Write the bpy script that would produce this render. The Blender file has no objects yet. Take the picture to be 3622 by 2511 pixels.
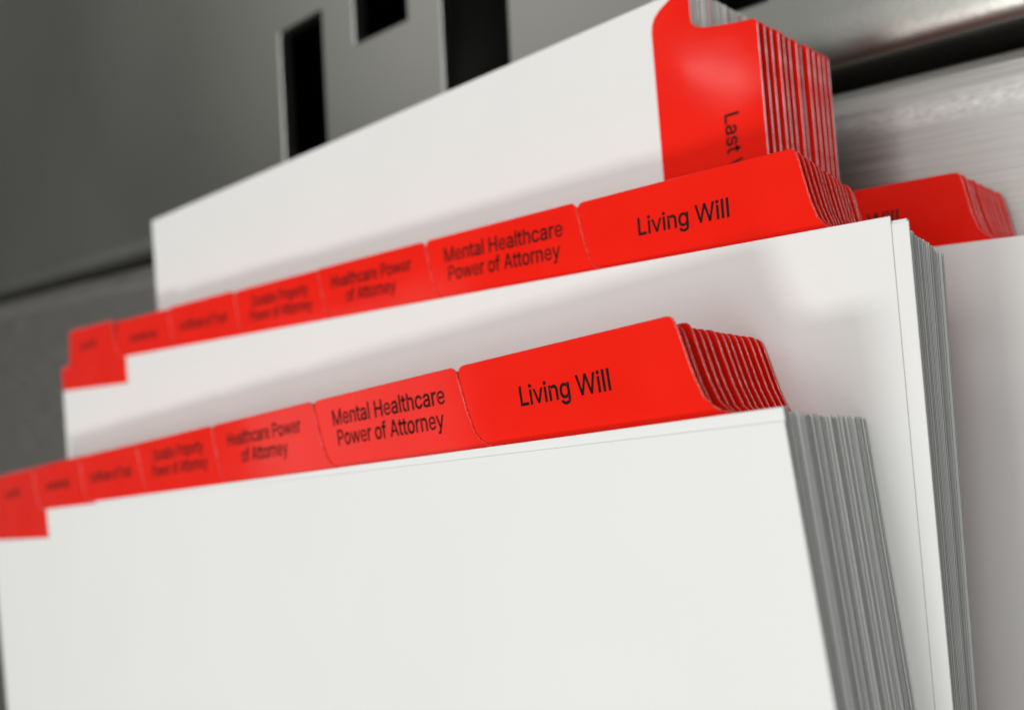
import bpy, bmesh, math, random
from mathutils import Vector, Matrix

random.seed(7)
scene = bpy.context.scene
IN = 0.0254                      # the paper is measured in inches
ZUP = 3.692                      # height of the top stack's first sheet above the metal table, inches


def P(x, y, z):
    return Vector((x * IN, y * IN, (z + ZUP) * IN))


# ------------------------------------------------------------------ camera
cam = bpy.data.cameras.new("camera")
cam_ob = bpy.data.objects.new("camera", cam)
scene.collection.objects.link(cam_ob)
right = Vector((0.7083, -0.1422, -0.6914)).normalized()
fwd = Vector((-0.6865, 0.0891, -0.7216)).normalized()
down = fwd.cross(right).normalized()
right = down.cross(fwd).normalized()
M = Matrix.Identity(4)
for i in range(3):
    M[i][0], M[i][1], M[i][2] = right[i], -down[i], -fwd[i]
M.translation = P(12.5815, 0.0787, 3.1421)
cam_ob.matrix_world = M
cam.sensor_width = 36.0
cam.lens = 36.0 * 2987.6 / 3622.0
cam.clip_start = 0.005
cam.clip_end = 50.0
cam.dof.use_dof = True
cam.dof.focus_distance = 4.32 * IN
cam.dof.aperture_fstop = 29.69 / 1.95
scene.camera = cam_ob

# ------------------------------------------------------------------ light
world = bpy.data.worlds.new("World")
scene.world = world
world.use_nodes = True
wb = world.node_tree.nodes["Background"]
wb.inputs[0].default_value = (0.95, 1.0, 0.95, 1)
wb.inputs[1].default_value = 0.07


def area(name, loc, target, sx, sy, power, col):
    l = bpy.data.lights.new(name, 'AREA')
    l.shape = 'RECTANGLE'
    l.size, l.size_y = sx, sy
    l.energy = power
    l.color = col
    o = bpy.data.objects.new(name, l)
    scene.collection.objects.link(o)
    o.location = loc
    d = (Vector(target) - Vector(loc)).normalized()
    o.rotation_euler = d.to_track_quat('-Z', 'Y').to_euler()
    return o


CEN = P(8, 0, -1)
area("ceiling_panel", CEN + Vector((0.20, 0.08, 1.35)), CEN + Vector((0.20, 0.08, 0)), 0.6, 1.0, 8.1, (1.0, 0.993, 0.968))
area("metal_reflection_fill", CEN + Vector((-1.35, 1.35, 1.35)), CEN + Vector((-1.35, 1.35, 0)), 1.1, 1.2, 3.5, (1.0, 0.985, 0.95))  # added fill out of view, for the metal plate to reflect
area("tab_haze_fill", CEN + Vector((-1.85, 0.0, 1.30)), CEN + Vector((-1.85, 0.0, 0)), 1.0, 0.8, 1.5, (1.0, 0.985, 0.95))  # added fill that lays a soft reflected haze on the red tabs
area("side_fill", CEN + Vector((0.86, 0.40, 1.15)), CEN + Vector((0.08, 0, 0)), 0.14, 0.40, 3.0, (0.98, 0.99, 1.0))  # added fill for glints on tab edges, also brightens the lowest page
area("rear_tube", CEN + Vector((0.00, 1.12, 1.28)), CEN + Vector((0.05, 0, 0)), 0.16, 0.40, 1.6, (1.0, 0.995, 0.98))
area("tube_lamp", CEN + Vector((-0.05, -0.62, 1.4)), CEN, 0.34, 0.17, 6.8, (1.0, 0.99, 0.965))
area("tab_highlight_fill", CEN + Vector((-0.67, 0.66, 1.4)), CEN, 0.045, 0.12, 0.09, (1.0, 0.98, 0.95))  # added small light that makes the highlight on the sideways tab

scene.view_settings.view_transform = 'Standard'
scene.view_settings.look = 'None'
scene.view_settings.exposure = 0.10
scene.view_settings.gamma = 1.0
scene.view_settings.use_curve_mapping = False
scene.cycles.max_bounces = 8
scene.cycles.use_denoising = True


# ------------------------------------------------------------------ materials
def new_mat(name):
    m = bpy.data.materials.new(name)
    m.use_nodes = True
    nt = m.node_tree
    return m, nt, nt.nodes["Principled BSDF"]


def N(nt, t, **kw):
    n = nt.nodes.new(t)
    for k, v in kw.items():
        setattr(n, k, v)
    return n


def noise(nt, scale, detail=3, rough=0.5, vec=None, stretch=None):
    tc = N(nt, 'ShaderNodeTexCoord')
    n = N(nt, 'ShaderNodeTexNoise')
    n.inputs['Scale'].default_value = scale
    n.inputs['Detail'].default_value = detail
    n.inputs['Roughness'].default_value = rough
    if stretch:
        mp = N(nt, 'ShaderNodeMapping')
        mp.inputs['Scale'].default_value = stretch
        nt.links.new(tc.outputs['Object'], mp.inputs['Vector'])
        nt.links.new(mp.outputs['Vector'], n.inputs['Vector'])
    else:
        nt.links.new(tc.outputs['Object'], n.inputs['Vector'])
    return n


def ramp(nt, src, a, b, p0=0.3, p1=0.7):
    r = N(nt, 'ShaderNodeValToRGB')
    r.color_ramp.elements[0].position = p0
    r.color_ramp.elements[1].position = p1
    r.color_ramp.elements[0].color = (*a, 1)
    r.color_ramp.elements[1].color = (*b, 1)
    nt.links.new(src, r.inputs['Fac'])
    return r


def bump(nt, src, bsdf, strength, dist):
    b = N(nt, 'ShaderNodeBump')
    b.inputs['Strength'].default_value = strength
    b.inputs['Distance'].default_value = dist
    nt.links.new(src, b.inputs['Height'])
    nt.links.new(b.outputs['Normal'], bsdf.inputs['Normal'])
    return b


def paper_material():
    m, nt, b = new_mat("paper")
    n = noise(nt, 35, 4)
    r = ramp(nt, n.outputs['Fac'], (0.825, 0.83, 0.815), (0.84, 0.845, 0.83))
    nt.links.new(r.outputs['Color'], b.inputs['Base Color'])
    b.inputs['Roughness'].default_value = 0.62
    b.inputs['Specular IOR Level'].default_value = 0.35
    fine = bump(nt, noise(nt, 5000, 2).outputs['Fac'], b, 0.05, 0.00003)
    wave = N(nt, 'ShaderNodeBump')                  # the slight cockle of a loose sheet
    wave.inputs['Strength'].default_value = 0.6
    wave.inputs['Distance'].default_value = 0.0016
    nt.links.new(noise(nt, 14, 1, 0.4).outputs['Fac'], wave.inputs['Height'])
    nt.links.new(wave.outputs['Normal'], fine.inputs['Normal'])
    return m


def mylar_material():
    m, nt, b = new_mat("red_mylar")
    n = noise(nt, 60, 3)
    r = ramp(nt, n.outputs['Fac'], (0.88, 0.013, 0.005), (0.93, 0.018, 0.008))
    nt.links.new(r.outputs['Color'], b.inputs['Base Color'])
    b.inputs['Roughness'].default_value = 0.11
    b.inputs['IOR'].default_value = 1.40
    n2 = noise(nt, 55, 2, 0.4)
    bump(nt, n2.outputs['Fac'], b, 0.06, 0.0016)
    return m


def edge_material():
    """The cut edge of a laminated tab: white card core between two red films."""
    m, nt, b = new_mat("cut_tab_edge")
    n = noise(nt, 1800, 3, 0.6)
    r = ramp(nt, n.outputs['Fac'], (0.82, 0.07, 0.06), (0.94, 0.46, 0.44), 0.44, 0.70)
    nt.links.new(r.outputs['Color'], b.inputs['Base Color'])
    b.inputs['Roughness'].default_value = 0.20
    b.inputs['IOR'].default_value = 1.85
    bump(nt, n.outputs['Fac'], b, 0.35, 0.0003)
    return m


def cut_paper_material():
    """Guillotined paper edge: rough, with the shade of the stack sides painted in as grey, differing from sheet to sheet."""
    m, nt, b = new_mat("shaded_paper_edge")
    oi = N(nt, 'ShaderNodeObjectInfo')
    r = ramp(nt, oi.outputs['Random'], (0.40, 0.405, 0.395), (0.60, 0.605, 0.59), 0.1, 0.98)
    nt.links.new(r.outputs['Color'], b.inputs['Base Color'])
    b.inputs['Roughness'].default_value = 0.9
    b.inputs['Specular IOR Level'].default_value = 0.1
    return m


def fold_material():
    """The folded upper edge of a laminated tab: sheen painted in as pale colour, streaked along the fold."""
    m, nt, b = new_mat("fold_edge_sheen")
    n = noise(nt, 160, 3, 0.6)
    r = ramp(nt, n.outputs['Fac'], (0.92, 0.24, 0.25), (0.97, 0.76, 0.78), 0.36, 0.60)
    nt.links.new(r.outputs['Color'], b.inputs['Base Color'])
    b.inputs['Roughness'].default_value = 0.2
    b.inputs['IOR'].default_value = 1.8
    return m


def ink_material():
    m, nt, b = new_mat("black_ink")
    n = noise(nt, 2500, 2)
    r = ramp(nt, n.outputs['Fac'], (0.006, 0.004, 0.004), (0.018, 0.006, 0.005))
    nt.links.new(r.outputs['Color'], b.inputs['Base Color'])
    b.inputs['Roughness'].default_value = 0.45
    b.inputs['Specular IOR Level'].default_value = 0.2
    return m


def plate_material():
    m, nt, b = new_mat("grey_sheet_metal")
    n = noise(nt, 5, 2, 0.5)
    r = ramp(nt, n.outputs['Fac'], (0.41, 0.41, 0.38), (0.45, 0.45, 0.42))
    nt.links.new(r.outputs['Color'], b.inputs['Base Color'])
    b.inputs['Metallic'].default_value = 1.0
    n2 = noise(nt, 6, 2, 0.5)
    r2 = ramp(nt, n2.outputs['Fac'], (0.33,) * 3, (0.38,) * 3)
    nt.links.new(r2.outputs['Color'], b.inputs['Roughness'])
    bump(nt, noise(nt, 700, 3).outputs['Fac'], b, 0.08, 0.0003)
    return m


def rail_material():
    m, nt, b = new_mat("brushed_aluminium")
    n = noise(nt, 30, 4, 0.6, stretch=(1.0, 70, 20))
    r = ramp(nt, n.outputs['Fac'], (0.33, 0.32, 0.305), (0.48, 0.465, 0.45), 0.3, 0.72)
    # worn, sparkling strip along the upper edge (runs along the rail, v = 3.28..3.50 in)
    tc = N(nt, 'ShaderNodeTexCoord')
    sp = N(nt, 'ShaderNodeSeparateXYZ')
    nt.links.new(tc.outputs['Object'], sp.inputs[0])
    sub = N(nt, 'ShaderNodeMath', operation='SUBTRACT')
    sub.inputs[1].default_value = 3.40 * IN
    nt.links.new(sp.outputs['Y'], sub.inputs[0])
    ab = N(nt, 'ShaderNodeMath', operation='ABSOLUTE')
    nt.links.new(sub.outputs[0], ab.inputs[0])
    mr = N(nt, 'ShaderNodeMapRange')
    mr.inputs['From Min'].default_value = 0.02 * IN
    mr.inputs['From Max'].default_value = 0.13 * IN
    mr.inputs['To Min'].default_value = 1.0
    mr.inputs['To Max'].default_value = 0.0
    nt.links.new(ab.outputs[0], mr.inputs['Value'])
    wn = noise(nt, 1500, 2, 0.6, stretch=(0.35, 1, 1))
    wr = ramp(nt, wn.outputs['Fac'], (0, 0, 0), (0.8, 0.8, 0.8), 0.3, 0.8)
    mu = N(nt, 'ShaderNodeMath', operation='MULTIPLY')
    nt.links.new(mr.outputs[0], mu.inputs[0])
    nt.links.new(wr.outputs['Color'], mu.inputs[1])
    mx = N(nt, 'ShaderNodeMix', data_type='RGBA')
    nt.links.new(mu.outputs[0], mx.inputs['Factor'])
    nt.links.new(r.outputs['Color'], mx.inputs[6])
    mx.inputs[7].default_value = (0.74, 0.74, 0.73, 1)
    nt.links.new(mx.outputs[2], b.inputs['Base Color'])
    b.inputs['Metallic'].default_value = 0.97
    r2 = ramp(nt, n.outputs['Fac'], (0.34,) * 3, (0.5,) * 3)
    nt.links.new(r2.outputs['Color'], b.inputs['Roughness'])
    add = N(nt, 'ShaderNodeMath', operation='MULTIPLY_ADD')
    nt.links.new(mu.outputs[0], add.inputs[0])
    add.inputs[1].default_value = 0.5
    nt.links.new(n.outputs['Fac'], add.inputs[2])
    bump(nt, add.outputs[0], b, 0.12, 0.0004)
    return m


def dark_material():
    m, nt, b = new_mat("dark_interior")
    n = noise(nt, 20, 3)
    r = ramp(nt, n.outputs['Fac'], (0.006, 0.006, 0.006), (0.014, 0.013, 0.012))
    nt.links.new(r.outputs['Color'], b.inputs['Base Color'])
    b.inputs['Roughness'].default_value = 0.7
    return m


PAPER, MYLAR, EDGE, FOLD, CUT, INK = paper_material(), mylar_material(), edge_material(), fold_material(), cut_paper_material(), ink_material()
PLATE, RAIL, DARK = plate_material(), rail_material(), dark_material()


# ------------------------------------------------------------------ helpers
def link(name, data, parent=None):
    o = bpy.data.objects.new(name, data)
    scene.collection.objects.link(o)
    if parent:
        o.parent = parent
    return o


def tag(o, label, cat, group=None):
    o['label'] = label
    o['category'] = cat
    if group:
        o['group'] = group


def mesh_from_bm(name, bm, mat):
    bmesh.ops.recalc_face_normals(bm, faces=bm.faces[:])
    me = bpy.data.meshes.new(name)
    bm.to_mesh(me)
    bm.free()
    me.materials.append(mat)
    return me


# ------------------------------------------------------------------ the metal table the stacks lie on
TH = -0.132
ROT_T = Matrix.Rotation(TH, 4, 'Z')
dark_floor = bmesh.new()
bmesh.ops.create_grid(dark_floor, x_segments=1, y_segments=1, size=1.6)
o = link("floor", mesh_from_bm("floor", dark_floor, DARK))
o.location = (0, 0, -0.10)
o['kind'] = 'structure'


def extrude_profile(prof, u0, u1):
    bm = bmesh.new()
    a = [bm.verts.new((u0 * IN, v * IN, z * IN)) for v, z in prof]
    b = [bm.verts.new((u1 * IN, v * IN, z * IN)) for v, z in prof]
    n = len(prof)
    for i in range(n):
        j = (i + 1) % n
        bm.faces.new((a[i], a[j], b[j], b[i]))
    bm.faces.new(a[::-1])
    bm.faces.new(b)
    return bm


rail_prof = [(-22, -1.0), (-22, 0.0), (3.36, 0.0), (3.54, -0.002), (3.64, -0.012),
             (3.70, -0.035), (3.725, -0.08), (3.725, -1.0)]
rail = link("aluminium_rail", mesh_from_bm("aluminium_rail", extrude_profile(rail_prof, -42, 34), RAIL))
rail.matrix_world = ROT_T
tag(rail, "brushed grey metal rail with a worn shiny edge under the paper stacks", "metal rail")

# slotted plate beyond the dark gap: flat sheet with rectangular cut-outs and a rolled front lip
V0, V1, U0, U1 = 4.34, 26.0, -42.0, 34.0
holes = [(1.42, 2.52, 4.66, 6.64), (3.27, 4.36, 5.96, 8.2), (5.00, 6.07, 4.66, 7.6), (8.02, 9.12, 4.66, 6.9)]
us = sorted({U0, U1, *[h[0] for h in holes], *[h[1] for h in holes]})
vs = sorted({V0, V1, *[h[2] for h in holes], *[h[3] for h in holes]})
bm = bmesh.new()
grid = {}


def gv(i, j, z):
    k = (i, j, z)
    if k not in grid:
        grid[k] = bm.verts.new((us[i] * IN, vs[j] * IN, z * IN))
    return grid[k]


TP = -0.22
solid = set()
for i in range(len(us) - 1):
    for j in range(len(vs) - 1):
        cu, cv = (us[i] + us[i + 1]) / 2, (vs[j] + vs[j + 1]) / 2
        if not any(h[0] < cu < h[1] and h[2] < cv < h[3] for h in holes):
            solid.add((i, j))
for (i, j) in solid:
    bm.faces.new((gv(i, j, 0), gv(i + 1, j, 0), gv(i + 1, j + 1, 0), gv(i, j + 1, 0)))
    bm.faces.new((gv(i, j, TP), gv(i, j + 1, TP), gv(i + 1, j + 1, TP), gv(i + 1, j, TP)))
    for (di, dj, a, b) in ((-1, 0, (i, j), (i, j + 1)), (1, 0, (i + 1, j), (i + 1, j + 1)),
                           (0, -1, (i, j), (i + 1, j)), (0, 1, (i, j + 1), (i + 1, j + 1))):
        if (i + di, j + dj) not in solid and not (dj == -1 and j == 0):
            bm.faces.new((gv(*a, 0), gv(*b, 0), gv(*b, TP), gv(*a, TP)))
# rounded lip
lip = [(4.34, 0.0), (4.24, -0.004), (4.14, -0.02), (4.04, -0.05), (3.97, -0.095), (3.93, -0.155), (3.91, -0.26), (3.91, -1.0),
       (4.0, -1.0), (4.05, -0.45), (4.2, -0.28), (4.34, TP)]
cols = []
for i in range(len(us)):
    c = []
    for k, (v, z) in enumerate(lip):
        if k == 0:
            c.append(gv(i, 0, 0))
        elif k == len(lip) - 1:
            c.append(gv(i, 0, TP))
        else:
            c.append(bm.verts.new((us[i] * IN, v * IN, z * IN)))
    cols.append(c)
for i in range(len(us) - 1):
    for k in range(len(lip) - 1):
        f = bm.faces.new((cols[i][k], cols[i][k + 1], cols[i + 1][k + 1], cols[i + 1][k]))
        f.smooth = True
plate_me = mesh_from_bm("slotted_plate", bm, PLATE)
plate = link("slotted_plate", plate_me)
plate.matrix_world = ROT_T
bv = plate.modifiers.new("soft_edges", 'BEVEL')
bv.width = 0.035 * IN
bv.segments = 3
bv.limit_method = 'ANGLE'
bv.angle_limit = math.radians(60)
tag(plate, "grey sheet metal table plate with black rectangular slots behind the stacks", "metal plate")

# ------------------------------------------------------------------ divider sheets
M0, S, H, PD = 0.4235, 1.4543, 0.4685, 0.317     # first tab's start, tab pitch, tab height, mylar overlap on the page
W, L = 11.0, 8.5
PT = 0.0064                                      # page thickness
TT = 0.0136                                      # laminated tab thickness
RSIDE = [(-0.150, 0.000), (-0.100, 0.021), (-0.064, 0.045), (-0.026, 0.092), (0.002, 0.180), (0.016, 0.240), (0.029, 0.305),
         (0.048, 0.400), (0.058, 0.437), (0.068, 0.454), (0.082, 0.4645), (0.100, H)]      # right side, offsets measured inwards
LSIDE = [(-0.179, 0.000), (-0.147, 0.022), (-0.127, 0.055), (-0.110, 0.105), (-0.091, 0.190), (-0.077, 0.260), (-0.064, 0.330),
         (-0.054, 0.400), (-0.050, 0.437), (-0.040, 0.454), (-0.026, 0.4645), (-0.008, H)]


def prism(outline, t, rim, core=False):
    """A thin plate with a rounded edge: outline (inches, counter-clockwise), thickness t, edge radius rim."""
    n = len(outline)
    nrm = []
    for i in range(n):
        p, q = Vector(outline[i - 1]), Vector(outline[(i + 1) % n])
        d = (q - p).normalized()
        nrm.append(Vector((d.y, -d.x)))
    bm = bmesh.new()
    rings = []
    steps = [(math.cos(math.pi * q / 8), rim * (1 - math.sin(math.pi * q / 8))) for q in range(9)]
    for zf, ins in steps:
        rings.append([bm.verts.new(((outline[i][0] - nrm[i].x * ins) * IN, (outline[i][1] - nrm[i].y * ins) * IN, zf * t / 2 * IN))
                      for i in range(n)])
    for q, (a, b) in enumerate(zip(rings[:-1], rings[1:])):
        for i in range(n):
            j = (i + 1) % n
            f = bm.faces.new((a[j], a[i], b[i], b[j]))
            f.smooth = True
            top = outline[i][1] > H - 1e-4 and outline[j][1] > H - 1e-4
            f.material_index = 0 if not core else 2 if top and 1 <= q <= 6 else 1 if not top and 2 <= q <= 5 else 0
    bm.faces.new(rings[0])
    bm.faces.new(rings[-1][::-1])
    return bm


def box_page(bm, t, x=0, y=0, z=0, rot=0):
    c, s = math.cos(rot), math.sin(rot)
    pts = [(0, -L), (W, -L), (W, 0), (0, 0)]
    v = []
    for zz in (z - t / 2, z + t / 2):
        v.append([bm.verts.new(((x + px * c - py * s) * IN, (y + px * s + py * c) * IN, zz * IN)) for px, py in pts])
    lo, hi = v
    bm.faces.new(lo[::-1])
    bm.faces.new(hi)
    for i in range(4):
        j = (i + 1) % 4
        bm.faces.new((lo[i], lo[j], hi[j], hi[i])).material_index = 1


pb = bmesh.new()
box_page(pb, PT)
PAGE_ME = mesh_from_bm("page", pb, PAPER)
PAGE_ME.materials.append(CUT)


def tab_mesh(k, cut=False):
    """Tab k (0..6): the projecting tab with its laminate running on over the page."""
    x0, x1 = M0 + k * S, M0 + (k + 1) * S
    pl = max(x0 - 0.30, -0.001) if k else -0.001
    pr = min(x1 + 0.30, W - 0.05)
    pts = []
    if cut:
        pts += [(0.015, -0.10), (0.035, -0.16), (0.075, -0.24), (0.115, -0.285), (0.16, -0.308), (0.22, -PD)]
    else:
        pts += [(pl, -PD)]
    m = 6
    for q in range(1, m):
        pts.append((0.3 + pl + (pr - pl - 0.3) * q / m, -PD))
    pts += [(pr, -PD), (pr, -PD * 0.5), (pr, -0.001)]
    pts += [(x1 + 0.24, -0.001)]
    for (dx, y) in RSIDE:
        pts.append((x1 - dx, y))
    for q in range(1, 8):
        pts.append((x1 - 0.100 - (S - 0.108) * q / 8, H))
    for (dx, y) in reversed(LSIDE):
        pts.append((x0 + dx, y))
    if x0 - 0.24 > pl + 0.01:
        pts += [(x0 - 0.24, -0.001)]
    pts += [(0.012 if cut else pl, -0.001)]
    me = mesh_from_bm("tab", prism(pts, TT, 0.0066, True), MYLAR)
    me.materials.append(EDGE)
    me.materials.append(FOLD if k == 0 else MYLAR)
    return me


TAB_ME = [tab_mesh(k) for k in range(7)]
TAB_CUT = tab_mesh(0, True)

TEXTS = [(("Last Will",), 0.40), (("Amendments",), 0.49), (("Certificate of Trust",), 0.49),
         (("Durable Property", "Power of Attorney"), 0.515), (("Healthcare Power", "of Attorney"), 0.478),
         (("Mental Healthcare", "Power of Attorney"), 0.49), (("Living Will",), 0.478)]
WIDTHS = {"Last Will": 0.52, "Amendments": 0.74, "Certificate of Trust": 1.06, "Durable Property": 0.96, "Power of Attorney": 1.07,
          "Healthcare Power": 1.06, "of Attorney": 0.66, "Mental Healthcare": 1.13, "Living Will": 0.60}


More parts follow.
